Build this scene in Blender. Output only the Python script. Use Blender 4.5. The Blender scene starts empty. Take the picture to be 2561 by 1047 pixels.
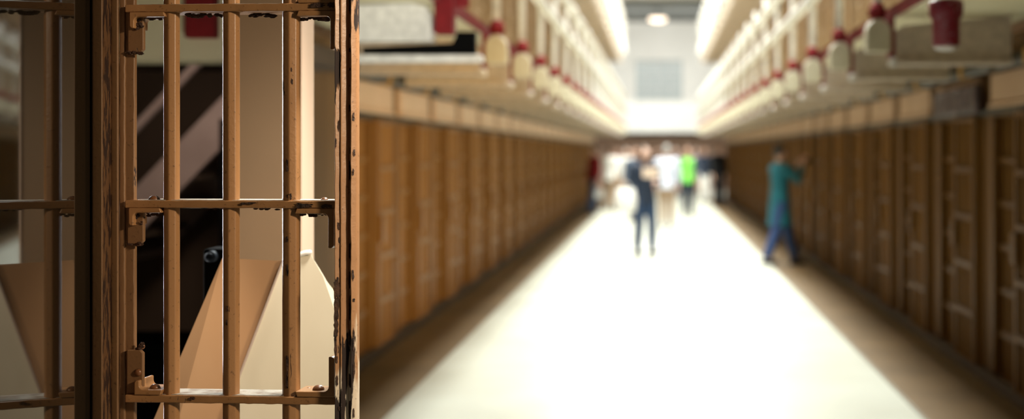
import bpy, bmesh, math, random
from mathutils import Vector, Matrix
random.seed(7)
C = bpy.context.scene.collection
# ---------------------------------------------------------------- camera model (2561 x 1047)
F, CX, CY, HC = 3300.0, 1648.0, 380.0, 1.55
def P(px, py, Z):
    return Vector(((px - CX) * Z / F, Z, HC - (py - CY) * Z / F))
def PX(px, Z): return (px - CX) * Z / F
def PZ(py, Z): return HC - (py - CY) * Z / F

# ---------------------------------------------------------------- materials
def mat(name, col, rough=0.5, col2=None, scale=6.0, stretch=(1, 1, 1), spec=0.5, bump=0.0, bscale=60.0, detail=4.0,
        lo=0.35, hi=0.65, metal=0.0, emit=None, estr=0.0, coat=0.0):
    m = bpy.data.materials.new(name); m.use_nodes = True
    nt = m.node_tree; b = nt.nodes['Principled BSDF']
    b.inputs['Base Color'].default_value = (*col, 1); b.inputs['Roughness'].default_value = rough
    b.inputs['Specular IOR Level'].default_value = spec; b.inputs['Metallic'].default_value = metal
    b.inputs['Coat Weight'].default_value = coat
    if emit:
        b.inputs['Emission Color'].default_value = (*emit, 1); b.inputs['Emission Strength'].default_value = estr
    if col2 is not None or bump:
        tc = nt.nodes.new('ShaderNodeTexCoord'); mp = nt.nodes.new('ShaderNodeMapping')
        mp.inputs['Scale'].default_value = stretch
        nt.links.new(tc.outputs['Object'], mp.inputs['Vector'])
        if col2 is not None:
            n = nt.nodes.new('ShaderNodeTexNoise'); n.inputs['Scale'].default_value = scale; n.inputs['Detail'].default_value = detail
            nt.links.new(mp.outputs[0], n.inputs['Vector'])
            r = nt.nodes.new('ShaderNodeValToRGB')
            r.color_ramp.elements[0].position = lo; r.color_ramp.elements[1].position = hi
            r.color_ramp.elements[0].color = (*col, 1); r.color_ramp.elements[1].color = (*col2, 1)
            nt.links.new(n.outputs['Fac'], r.inputs['Fac']); nt.links.new(r.outputs['Color'], b.inputs['Base Color'])
        if bump:
            n2 = nt.nodes.new('ShaderNodeTexNoise'); n2.inputs['Scale'].default_value = bscale; n2.inputs['Detail'].default_value = 5
            nt.links.new(tc.outputs['Object'], n2.inputs['Vector'])
            bp = nt.nodes.new('ShaderNodeBump'); bp.inputs['Strength'].default_value = bump; bp.inputs['Distance'].default_value = 0.01
            nt.links.new(n2.outputs['Fac'], bp.inputs['Height']); nt.links.new(bp.outputs['Normal'], b.inputs['Normal'])
    return m

def paint_mat(name, col, col_b, chip=0.62, chip_scale=14.0, stretch=(1, 1, 0.25), wear=0.0, rough=0.38, rust=(0.022, 0.010, 0.006),
              streaks=0.0):
    """Old enamel on iron: blotchy paint, rust showing where it has chipped, optional pale primer low down."""
    m = bpy.data.materials.new(name); m.use_nodes = True
    nt = m.node_tree; N = nt.nodes.new; L = nt.links.new
    b = nt.nodes['Principled BSDF']
    tc = N('ShaderNodeTexCoord')
    mp = N('ShaderNodeMapping'); mp.inputs['Scale'].default_value = stretch; L(tc.outputs['Object'], mp.inputs['Vector'])
    n1 = N('ShaderNodeTexNoise'); n1.inputs['Scale'].default_value = 9; n1.inputs['Detail'].default_value = 6
    L(mp.outputs[0], n1.inputs['Vector'])
    mx = N('ShaderNodeMix'); mx.data_type = 'RGBA'
    mx.inputs[6].default_value = (*col, 1); mx.inputs[7].default_value = (*col_b, 1)
    L(n1.outputs['Fac'], mx.inputs[0])
    # fine specks
    n3 = N('ShaderNodeTexNoise'); n3.inputs['Scale'].default_value = 130; n3.inputs['Detail'].default_value = 3
    L(tc.outputs['Object'], n3.inputs['Vector'])
    r3 = N('ShaderNodeMapRange'); r3.inputs[1].default_value = 0.64; r3.inputs[2].default_value = 0.72
    L(n3.outputs['Fac'], r3.inputs[0])
    # chips
    n2 = N('ShaderNodeTexNoise'); n2.inputs['Scale'].default_value = chip_scale; n2.inputs['Detail'].default_value = 8
    n2.inputs['Roughness'].default_value = 0.6
    L(mp.outputs[0], n2.inputs['Vector'])
    r2 = N('ShaderNodeMapRange'); r2.inputs[1].default_value = chip; r2.inputs[2].default_value = chip + 0.015
    L(n2.outputs['Fac'], r2.inputs[0])
    mxs = N('ShaderNodeMath'); mxs.operation = 'MULTIPLY_ADD'; mxs.inputs[1].default_value = 0.45
    L(r3.outputs[0], mxs.inputs[0]); L(r2.outputs[0], mxs.inputs[2]); mxs.use_clamp = True
    base = mx.outputs[2]
    if wear > 0:
        sx = N('ShaderNodeSeparateXYZ'); L(tc.outputs['Object'], sx.inputs[0])
        g = N('ShaderNodeMapRange'); g.inputs[1].default_value = 1.32; g.inputs[2].default_value = 1.02
        g.inputs[3].default_value = 0.0; g.inputs[4].default_value = 0.42
        L(sx.outputs['Z'], g.inputs[0])
        mpw = N('ShaderNodeMapping'); mpw.inputs['Scale'].default_value = (1, 1, 0.12); L(tc.outputs['Object'], mpw.inputs['Vector'])
        nw = N('ShaderNodeTexNoise'); nw.inputs['Scale'].default_value = 70; nw.inputs['Detail'].default_value = 7
        L(mpw.outputs[0], nw.inputs['Vector'])
        ad = N('ShaderNodeMath'); ad.operation = 'ADD'; L(nw.outputs['Fac'], ad.inputs[0]); L(g.outputs[0], ad.inputs[1])
        rw = N('ShaderNodeMapRange'); rw.inputs[1].default_value = 0.74; rw.inputs[2].default_value = 0.86
        L(ad.outputs[0], rw.inputs[0])
        mw = N('ShaderNodeMix'); mw.data_type = 'RGBA'; mw.inputs[7].default_value = (0.72, 0.60, 0.46, 1)
        L(rw.outputs[0], mw.inputs[0]); L(base, mw.inputs[6]); base = mw.outputs[2]
    mc = N('ShaderNodeMix'); mc.data_type = 'RGBA'; mc.inputs[7].default_value = (*rust, 1)
    L(mxs.outputs[0], mc.inputs[0]); L(base, mc.inputs[6])
    L(mc.outputs[2], b.inputs['Base Color'])
    rr = N('ShaderNodeMapRange'); rr.inputs[3].default_value = rough; rr.inputs[4].default_value = 0.8
    L(r2.outputs[0], rr.inputs[0]); L(rr.outputs[0], b.inputs['Roughness'])
    inv = N('ShaderNodeMath'); inv.operation = 'MULTIPLY_ADD'; inv.inputs[1].default_value = -1.0
    L(r2.outputs[0], inv.inputs[0]); 
    sc = N('ShaderNodeMath'); sc.operation = 'MULTIPLY'; sc.inputs[1].default_value = 0.35
    L(n3.outputs['Fac'], sc.inputs[0]); L(sc.outputs[0], inv.inputs[2])
    bp = N('ShaderNodeBump'); bp.inputs['Strength'].default_value = 0.5; bp.inputs['Distance'].default_value = 0.0022
    L(inv.outputs[0], bp.inputs['Height']); L(bp.outputs['Normal'], b.inputs['Normal'])
    return m

M = {}
M['door'] = paint_mat('tan_enamel', (0.37, 0.190, 0.078), (0.28, 0.138, 0.054), chip=0.66, chip_scale=13)
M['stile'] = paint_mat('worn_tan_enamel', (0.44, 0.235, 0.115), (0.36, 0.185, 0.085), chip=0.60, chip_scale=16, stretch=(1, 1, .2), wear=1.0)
M['stile_left'] = paint_mat('dimmed_tan_enamel', (0.22, 0.115, 0.05), (0.15, 0.074, 0.03), chip=0.64, chip_scale=16, rough=.5)  # darkened for the door light falling off to the left
M['jamb'] = paint_mat('jamb_enamel', (0.20, 0.105, 0.043), (0.145, 0.07, 0.028), chip=0.66, chip_scale=9, rough=.5)  # jamb colour dimmed as well for that leftward falloff
M['jamb_rust'] = paint_mat('rusted_jamb', (0.12, 0.058, 0.023), (0.08, 0.036, 0.014), chip=0.50, chip_scale=34, stretch=(1, 1, .6), rough=.8)
M['jamb_rust'].node_tree.nodes['Principled BSDF'].inputs['Specular IOR Level'].default_value = .08
M['rust'] = mat('rust_crust', (0.016, 0.008, 0.005), .85, (0.075, 0.032, 0.016), 40, bump=.8, bscale=90)
M['dust'] = mat('pale_dust', (0.42, 0.40, 0.35), .75, (0.20, 0.14, 0.09), 34, bump=.3, lo=.42, hi=.72)
M['rivet'] = paint_mat('rivet_iron', (0.20, 0.08, 0.03), (0.13, 0.05, 0.02), chip=.58, chip_scale=60, stretch=(1, 1, 1), rough=.35)
M['smoked'] = mat('smoked_glass', (0.010, 0.007, 0.004), .035, spec=.5)
M['smoked'].node_tree.nodes['Principled BSDF'].inputs['IOR'].default_value = 1.30
M['cream'] = mat('cream_enamel', (0.78, 0.75, 0.58), .45, (0.70, 0.66, 0.48), 3)
M['nose'] = mat('pale_cream_enamel', (0.66, 0.61, 0.46), .45, (0.58, 0.53, 0.38), 5)
M['white'] = mat('white_enamel', (0.90, 0.85, 0.82), .4, (0.84, 0.77, 0.72), 5)
M['under'] = mat('cream_soffit', (0.84, 0.78, 0.55), .6, (0.78, 0.70, 0.46), 2)
M['red'] = mat('red_enamel', (0.33, 0.012, 0.022), .4, (0.20, 0.008, 0.014), 9)
M['flaked_red'] = mat('flaked_red_enamel', (0.20, 0.010, 0.022), .4, (0.34, 0.22, 0.26), 55, lo=.58, hi=.72, bump=.4)
M['cell'] = mat('cell_bar_enamel', (0.27, 0.140, 0.045), .45, (0.36, 0.19, 0.07), 2.2, stretch=(1, 1, .15))
M['cell_door'] = mat('cell_door_enamel', (0.30, 0.150, 0.042), .42, (0.23, 0.112, 0.034), 2.5, stretch=(1, 1, .15))
M['cell_right'] = mat('shaded_cell_bar_enamel', (0.16, 0.076, 0.017), .5, (0.20, 0.096, 0.024), 2.2, stretch=(1, 1, .15))  # right wall colours, down to its pilasters, darkened to imitate vignetting
M['cell_right_door'] = mat('shaded_cell_door_enamel', (0.15, 0.070, 0.015), .5, (0.11, 0.050, 0.011), 2.5, stretch=(1, 1, .15))
M['header_right'] = mat('shaded_header_plaster', (0.50, 0.335, 0.215), .6, (0.44, 0.29, 0.18), 1.6)
M['pilaster_right'] = mat('shaded_pilaster_plaster', (0.15, 0.076, 0.026), .6, (0.11, 0.055, 0.018), 2.0, stretch=(1, 1, .3))
M['side_floor'] = mat('shade_brown_floor', (0.155, 0.095, 0.042), .55, (0.11, 0.068, 0.030), 1.2, bump=.05, bscale=6)  # floor strips browned to stand in for shade under the walkways
M['flat'] = mat('crossbar_enamel', (0.30, 0.160, 0.058), .5)
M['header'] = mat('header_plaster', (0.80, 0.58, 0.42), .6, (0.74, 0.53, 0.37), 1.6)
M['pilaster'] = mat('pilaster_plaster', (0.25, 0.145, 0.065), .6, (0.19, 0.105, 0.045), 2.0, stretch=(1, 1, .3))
M['cell_back'] = mat('ochre_cell_plaster', (0.40, 0.20, 0.035), .7, (0.30, 0.14, 0.03), 1.2)
M['upper_wall'] = mat('upper_tier_plaster', (0.50, 0.37, 0.26), .6, (0.43, 0.31, 0.21), 1.6)
M['upper_cell'] = mat('upper_bar_enamel', (0.44, 0.31, 0.20), .5, (0.37, 0.255, 0.16), 2, stretch=(1, 1, .2))
M['dark_trim'] = mat('dark_conduit_paint', (0.03, 0.022, 0.010), .6, (0.06, 0.042, 0.016), 4)
M['ochre'] = mat('ochre_fitting', (0.42, 0.23, 0.05), .5)
M['floor'] = mat('polished_concrete', (0.50, 0.50, 0.43), .34, (0.42, 0.41, 0.34), .9, bump=.05, bscale=6, detail=6)
M['groove'] = mat('floor_joint', (0.16, 0.14, 0.10), .7)
M['kerb'] = mat('shadowed_kerb_paint', (0.05, 0.03, 0.016), .6)  # kerb darkened so its colour carries the shadow along the wall foot
M['ceil'] = mat('ceiling_plaster', (0.70, 0.66, 0.58), .8, (0.64, 0.60, 0.52), 1)
M['grey_ceil'] = mat('grey_ceiling_board', (0.22, 0.23, 0.22), .8, (0.26, 0.27, 0.26), 1)
M['end_wall'] = mat('white_end_plaster', (0.88, 0.86, 0.80), .7, (0.82, 0.80, 0.74), 1)
M['pink_wall'] = mat('pinkish_plaster', (0.42, 0.27, 0.20), .7, (0.48, 0.32, 0.25), 2)
M['win'] = mat('frosted_window_glass', (0.30, 0.33, 0.32), .35, emit=(0.75, 0.85, 0.80), estr=.18)
M['pier'] = mat('beige_pier_plaster', (0.235, 0.158, 0.092), .75, (0.20, 0.133, 0.076), 1.5)
M['pier_edge'] = mat('pale_pink', (0.70, 0.54, 0.42), .45)  # paler than the pier so its side reads as lit; map leaves too
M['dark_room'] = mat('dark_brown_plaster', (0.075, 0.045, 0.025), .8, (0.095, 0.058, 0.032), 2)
M['stair'] = mat('stair_enamel', (0.33, 0.24, 0.20), .6, (0.28, 0.20, 0.165), 4)
M['black'] = mat('matt_black', (0.004, 0.004, 0.004), .9, spec=.03)
M['lens'] = mat('dark_lens', (0.010, 0.014, 0.024), .6, spec=.06)
M['rim'] = mat('blue_grey_rim', (0.05, 0.065, 0.095), .6, spec=.1)
M['ped_tan'] = mat('tan_panel', (0.52, 0.30, 0.15), .5, (0.60, 0.37, 0.20), 2.2)
M['ped_cream'] = mat('cream_panel', (0.68, 0.63, 0.50), .55, (0.60, 0.54, 0.41), 2.6, stretch=(2, 2, .6))
M['strip'] = mat('pale_metal_strip', (0.62, 0.50, 0.42), .22, metal=.4)
M['cap'] = mat('white_cap', (0.85, 0.82, 0.78), .25, coat=.5)
M['lamp'] = mat('warm_lamp_glass', (0.9, 0.75, 0.6), .4, emit=(1.0, 0.80, 0.62), estr=3.0)
M['iron'] = mat('dark_iron', (0.05, 0.05, 0.05), .5, metal=.6)
M['sign'] = mat('dark_plum_plate', (0.040, 0.022, 0.022), .5, (0.11, 0.075, 0.075), 7, lo=.5, hi=.66)
M['sign_pale'] = mat('pale_plate_stroke', (0.20, 0.15, 0.15), .6)
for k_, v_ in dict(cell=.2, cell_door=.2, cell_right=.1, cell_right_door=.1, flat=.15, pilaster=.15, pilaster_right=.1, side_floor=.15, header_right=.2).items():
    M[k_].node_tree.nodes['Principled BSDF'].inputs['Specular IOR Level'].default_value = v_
# people
M['skin'] = mat('skin', (0.52, 0.30, 0.21), .5)
M['skin_b'] = mat('skin_light', (0.66, 0.43, 0.34), .5)
M['hair_d'] = mat('dark_hair', (0.014, 0.009, 0.006), .5, (0.03, 0.02, 0.012), 60)
M['hair_b'] = mat('brown_hair', (0.09, 0.045, 0.02), .5, (0.05, 0.026, 0.012), 60)
M['hair_g'] = mat('grey_hair', (0.36, 0.34, 0.32), .6, (0.25, 0.24, 0.23), 60)
M['eye'] = mat('dark_eye', (0.01, 0.008, 0.007), .15)
M['lip'] = mat('lip', (0.36, 0.13, 0.11), .4)
def cloth(name, c, k=.75):
    M[name] = mat('cloth_' + name, c, .85, tuple(x * k for x in c), 22, bump=.15, bscale=120)
for n_, c_ in dict(navy=(0.012, 0.022, 0.045), jeans=(0.02, 0.045, 0.10), dark_jeans=(0.010, 0.020, 0.036), teal=(0.0005, 0.105, 0.135),
                   blue_jeans=(0.02, 0.05, 0.15), green=(0.22, 0.74, 0.10), coal=(0.006, 0.006, 0.008), red=(0.24, 0.006, 0.010),
                   white=(0.86, 0.84, 0.80), paleblue=(0.72, 0.76, 0.88), khaki=(0.36, 0.25, 0.16), grey=(0.22, 0.23, 0.27),
                   pink=(0.62, 0.40, 0.36), cream=(0.62, 0.52, 0.42), slate=(0.06, 0.085, 0.13), brown=(0.06, 0.035, 0.02), shoe=(0.012, 0.010, 0.010)).items():
    cloth(n_, c_)

# ---------------------------------------------------------------- mesh builder
class MB:
    def __init__(s): s.v = []; s.f = []
    def add(s, vs, fs):
        o = len(s.v); s.v += [tuple(v) for v in vs]; s.f += [tuple(i + o for i in f) for f in fs]; return s
    def box(s, a, b):
        x0, x1 = sorted((a[0], b[0])); y0, y1 = sorted((a[1], b[1])); z0, z1 = sorted((a[2], b[2]))
        return s.add([(x0, y0, z0), (x1, y0, z0), (x1, y1, z0), (x0, y1, z0), (x0, y0, z1), (x1, y0, z1), (x1, y1, z1), (x0, y1, z1)],
                     [(0, 3, 2, 1), (4, 5, 6, 7), (0, 1, 5, 4), (1, 2, 6, 5), (2, 3, 7, 6), (3, 0, 4, 7)])
    def prism(s, poly, vec):                       # polygon of 3-D points swept by vec
        n = len(poly); v = [Vector(p) for p in poly]; w = [p + Vector(vec) for p in v]
        return s.add(v + w, [tuple(range(n))[::-1], tuple(range(n, 2 * n))] + [(i, (i + 1) % n, n + (i + 1) % n, n + i) for i in range(n)])
    def zprism(s, pts, z0, z1): return s.prism([(x, y, z0) for x, y in pts], (0, 0, z1 - z0))
    def tube(s, pts, rad, n=10, ry=1.0, dome=True, up=None):
        pts = [Vector(p) for p in pts]
        if not hasattr(rad, '__len__'): rad = [rad] * len(pts)
        rings = []; 
        seq = []
        d0 = (pts[1] - pts[0]).normalized(); d1 = (pts[-1] - pts[-2]).normalized()
        if dome:
            for a in (75, 45): seq.append((pts[0] - d0 * rad[0] * math.sin(math.radians(a)), rad[0] * math.cos(math.radians(a)), d0))
        for i, p in enumerate(pts):
            d = (pts[min(i + 1, len(pts) - 1)] - pts[max(i - 1, 0)]).normalized(); seq.append((p, rad[i], d))
        if dome:
            for a in (45, 75): seq.append((pts[-1] + d1 * rad[-1] * math.sin(math.radians(a)), rad[-1] * math.cos(math.radians(a)), d1))
        ref = Vector(up) if up else (Vector((0, 0, 1)) if abs(d0.z) < .9 else Vector((1, 0, 0)))
        vs = []; fs = []
        for p, r, d in seq:
            u = (ref - d * ref.dot(d)); u = u.normalized() if u.length > 1e-5 else d.orthogonal().normalized(); w = d.cross(u)
            for k in range(n):
                a = 2 * math.pi * (k + .5) / n; vs.append(p + u * (math.cos(a) * r) + w * (math.sin(a) * r * ry))
        m = len(seq)
        for i in range(m - 1):
            for k in range(n):
                fs.append((i * n + k, i * n + (k + 1) % n, (i + 1) * n + (k + 1) % n, (i + 1) * n + k))
        fs.append(tuple(range(n))[::-1]); fs.append(tuple(range((m - 1) * n, m * n)))
        return s.add(vs, fs)
    def loft(s, rings, n=20):                      # rings: (cx, cy, z, rx, ry)
        vs = []; fs = []
        for cx, cy, z, rx, ry in rings:
            for k in range(n):
                a = 2 * math.pi * k / n; vs.append((cx + rx * math.cos(a), cy + ry * math.sin(a), z))
        for i in range(len(rings) - 1):
            for k in range(n): fs.append((i * n + k, i * n + (k + 1) % n, (i + 1) * n + (k + 1) % n, (i + 1) * n + k))
        fs.append(tuple(range(n))[::-1]); fs.append(tuple(range((len(rings) - 1) * n, len(rings) * n)))
        return s.add(vs, fs)
    def ball(s, c, r, n=14, m=9, cut=None):
        c = Vector(c); r = Vector(r) if hasattr(r, '__len__') else Vector((r, r, r))
        rg = []
        for i in range(m + 1):
            t = -math.pi / 2 + math.pi * i / m; t = max(min(t, math.pi / 2 - .06), -math.pi / 2 + .06)
            rg.append((c.x, c.y, c.z + r.z * math.sin(t), r.x * math.cos(t), r.y * math.cos(t)))
        return s.loft(rg, n)
    def build(s, name, m, parent=None, bevel=0.0, smooth=None, remesh=0.0, seg=2, xf=None):
        me = bpy.data.meshes.new(name); me.from_pydata(s.v, [], s.f); me.materials.append(m)
        bm = bmesh.new(); bm.from_mesh(me); bmesh.ops.recalc_face_normals(bm, faces=bm.faces); bm.to_mesh(me); bm.free()
        o = bpy.data.objects.new(name, me); C.objects.link(o)
        if remesh:
            r = o.modifiers.new('r', 'REMESH'); r.mode = 'VOXEL'; r.voxel_size = remesh; r.use_smooth_shade = True
            q = o.modifiers.new('s', 'SMOOTH'); q.factor = .5; q.iterations = 4
            dg = bpy.context.evaluated_depsgraph_get(); nm = bpy.data.meshes.new_from_object(o.evaluated_get(dg))
            o.modifiers.clear(); o.data = nm; nm.name = name; bpy.data.meshes.remove(me); me = nm
            if not len(me.materials): me.materials.append(m)
            for p in me.polygons: p.use_smooth = True
        if xf is not None: me.transform(xf)
        if bevel:
            q = o.modifiers.new('bevel', 'BEVEL'); q.width = bevel; q.segments = seg; q.limit_method = 'ANGLE'; q.angle_limit = .6
            for p in me.polygons: p.use_smooth = True
            o.modifiers.new('wn', 'WEIGHTED_NORMAL').keep_sharp = True
        if smooth:
            for p in me.polygons: p.use_smooth = True
        if parent is not None: o.parent = parent
        return o

def tag(o, label, cat=None, group=None, kind=None):
    if label: o['label'] = label
    if cat: o['category'] = cat
    if group: o['group'] = group
    if kind: o['kind'] = kind
    return o
def thing(name, label, cat, loc=(0, 0, 0), rz=0.0, group=None):
    o = bpy.data.objects.new(name, None); C.objects.link(o); o.empty_display_size = .1
    o.location = loc; o.rotation_euler = (0, 0, rz)
    return tag(o, label, cat, group)
def struct(o, label=None):
    o['kind'] = 'structure'
    if label: o['label'] = label
    return o
def copy_tree(o, parent=None):
    c = o.copy(); C.objects.link(c); c.parent = parent
    for ch in list(o.children): copy_tree(ch, c)
    return c
ONES = ['first', 'second', 'third', 'fourth', 'fifth', 'sixth', 'seventh', 'eighth', 'ninth', 'tenth', 'eleventh', 'twelfth', 'thirteenth',
        'fourteenth', 'fifteenth', 'sixteenth', 'seventeenth', 'eighteenth', 'nineteenth', 'twentieth']
def nth(i):
    if i < 20: return ONES[i]
    return 'twenty-' + ONES[i - 20] if i < 29 else 'thirtieth'

# ================================================================ THE HALL
XL, XR = -2.17, 2.24                       # cell-front planes
GL, GR = -1.11, 1.32                       # outer edges of the walkways
YS, YE, YEND = -1.5, 44.0, 56.0
ZF = [0.0, 2.42, 4.82]                     # tier floor heights
ROOF = 7.15
struct(MB().box((-7, YS, -.12), (7, YEND + .3, 0)).build('floor', M['floor']))
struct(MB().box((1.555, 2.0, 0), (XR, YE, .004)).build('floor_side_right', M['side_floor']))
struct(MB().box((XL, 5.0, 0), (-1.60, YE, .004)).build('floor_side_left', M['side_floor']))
struct(MB().box((1.535, 2.0, 0), (1.556, YE, .005)).build('trim_1', M['groove']), 'thin dark joint along the floor beside the right cells')

# ---- walls: pilasters, lintel band and ochre back of the cells, per side and tier
W = 1.66
L0 = [8.98 + W * k for k in range(21)]            # near ends of the left cells
R0 = [10.75 + W * k for k in range(-3, 21)]       # far ends of the right cells
def wall_side(name, s, X, cells, y0, tier):
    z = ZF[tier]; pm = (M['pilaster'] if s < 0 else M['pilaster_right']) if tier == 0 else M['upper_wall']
    m = MB(); d = .16
    top = z + (2.30 if tier < 2 else ROOF - ZF[2])
    if s < 0:
        spans = [(c, c + .28) for c in cells] + [(y0, cells[0]), (cells[-1] + W, YE)]
    else:
        spans = [(c - .28, c) for c in cells] + [(y0, cells[0] - W), (cells[-1], YE)]
    for a, b in spans:
        if b - a > .01: m.box((X, a, z), (X + s * d, b, z + 1.84))
    m.box((X, y0, z + 1.84), (X + s * d, YE, top))
    struct(m.build(name, pm))
    return m
def cell_box(name, s, X, y0, tier):
    z = ZF[tier]; m = MB(); e = X + s * 1.3
    m.box((e, y0, z), (e + s * .1, YE, z + 2.3))
    m.box((X + s * .16, y0, z + 2.2), (e, YE, z + 2.3))
    m.box((X + s * .16, y0, z), (e, y0 + .05, z + 2.2)); m.box((X + s * .16, YE - .05, z), (e, YE, z + 2.2))
    struct(m.build(name, M['cell_back'] if tier == 0 else M['upper_wall']))
YL0, YR0 = 8.25, R0[0] - W
for t in range(3):
    nm = ['', '_second_tier', '_third_tier'][t]
    wall_side('wall_left' + nm, -1, XL, L0, YL0, t); wall_side('wall_right' + nm, 1, XR, R0, YR0, t)
    cell_box('wall_left_cell_back' + nm, -1, XL, YL0, t); cell_box('wall_right_cell_back' + nm, 1, XR, YR0, t)

# ---- one barred cell front, copied along every tier.  local x runs along the wall, local y goes into the cell
def make_cell(barm, doorm, headm):
    root = thing('cell_front', 'x', 'barred cell', (0, 0, 0))
    fr = MB()
    fr.box((.28, .0, .0), (1.66, .10, .07)); fr.box((.28, .0, 1.78), (1.66, .10, 1.84))
    fr.box((.28, -.02, .07), (.34, .08, 1.78)); fr.box((.90, -.02, .07), (.96, .08, 1.78)); fr.box((1.60, -.02, .07), (1.66, .08, 1.78))
    fr.build('frame', doorm, root)
    g = MB()
    for k in range(5):
        x = .435 + k * .0925; g.tube([(x, .04, .07), (x, .04, 1.78)], .0145, 8, dome=False)
    g.build('fixed_bars', barm, root)
    for k in range(5):
        zz = .07 + (k + 1) * .285
        MB().box((.34, .015, zz - .02), (.90, .065, zz + .02)).build('crossbar', M['flat'] if barm is M['cell'] else (M['cell_right_door'] if barm is M['cell_right'] else barm), root)
    d = MB().box((.97, -.055, .04), (1.02, -.015, 1.80)).box((1.55, -.055, .04), (1.60, -.015, 1.80))
    d.box((1.02, -.055, 1.76), (1.55, -.015, 1.80)).box((1.02, -.055, .04), (1.55, -.015, .08))
    d = d.build('door', doorm, root)
    b = MB()
    for k in range(5):
        x = 1.095 + k * .0925; b.tube([(x, -.035, .08), (x, -.035, 1.76)], .0145, 8, dome=False)
    b.build('door_bars', barm, d)
    for k in range(4):
        zz = .08 + (k + 1) * .336
        MB().box((1.02, -.06, zz - .02), (1.55, -.012, zz + .02)).build('door_crossbar', M['flat'] if barm is M['cell'] else (M['cell_right_door'] if barm is M['cell_right'] else barm), d)
    MB().box((.985, -.085, .86), (1.10, -.055, 1.06)).build('lock_box', doorm, d, bevel=.008)
    MB().box((.0, -.035, 1.795), (1.66, .0, 1.838)).build('lintel_bar', M['dark_trim'], root)
    hp = MB().box((.30, -.03, 1.845), (1.64, .0, 2.065)).box((.28, -.045, 1.84), (1.66, .0, 1.868))
    hp.build('header_panel', headm, root)
    return root
protoA = make_cell(M['cell'], M['cell_door'], M['header'])
protoB = make_cell(M['upper_cell'], M['upper_cell'], M['upper_wall'])
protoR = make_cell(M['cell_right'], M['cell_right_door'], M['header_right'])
usedA = usedB = usedR = False
for side in ('left', 'right'):
    for t in range(3):
        lst = L0 if side == 'left' else R0
        n = -1
        for c in lst:
            near = c if side == 'left' else c - W
            if t == 1 and near < 6.5: continue
            if t == 2 and near < 20: continue
            n += 1
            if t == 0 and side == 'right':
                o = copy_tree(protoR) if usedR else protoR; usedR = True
            elif t == 0:
                o = copy_tree(protoA) if usedA else protoA; usedA = True
            else:
                o = copy_tree(protoB) if usedB else protoB; usedB = True
            o.location = (XL if side == 'left' else XR, c, ZF[t]); o.rotation_euler.z = math.pi / 2 if side == 'left' else -math.pi / 2
            place = ['at floor level', 'on the second tier', 'on the third tier'][t]
            tag(o, f'{nth(n)} tan barred cell front from the near end, {side} wall, {place}', 'barred cell', f'barred cell fronts of the {side} wall {place}')

# ---- bases and the dark conduit above the cells
struct(MB().box((XL + .06, YL0, 0), (XL - .001, YE, .075)).build('baseboard_left', M['kerb']))
struct(MB().box((XR - .06, YR0, 0), (XR + .001, YE, .075)).build('baseboard_right', M['kerb']))
for side, s, X, y0 in (('left', -1, XL, YL0), ('right', 1, XR, YR0)):
    c = thing('conduit', f'dark pipe with ochre clamps along the top of the {side} cells', 'pipe', (X - s * .06, y0, 2.115))
    MB().tube([(0, 0, 0), (0, YE - y0, 0)], .042, 10, dome=False).build('pipe', M['dark_trim'], c)
    k = 0
    y = 1.1
    while y < YE - y0 - 1:
        b = MB().box((-.048, y - .045, -.05), (.048, y + .045, .05))
        b.build('clamp', M['ochre'] if k % 2 else M['dark_trim'], c, bevel=.01)
        y += .83; k += 1
# ---- sign plate on the right header
sg = thing('sign_plate', 'dark plum sign plate with faded pale smudged strokes on the right header', 'sign', (XR - .07, 9.66, 1.915))
MB().box((-.02, -.70, -.097), (.02, .70, .097)).build('plate', M['sign'], sg, bevel=.01)
for (a, b_) in (((-.52, .02), (-.30, .07)), ((-.16, -.06), (-.12, .05)), ((.05, .06), (.20, .075)), ((.36, -.05), (.39, .08)), ((-.10, -.10), (.16, -.085)), ((.47, .0), (.50, .06))):
    MB().tube([(-.023, -a[0], a[1]), (-.023, -(a[0] + b_[0]) / 2, (a[1] + b_[1]) / 2 + .02), (-.023, -b_[0], b_[1])], .010, 6).build('faded_stroke', M['sign_pale'], sg)

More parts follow.
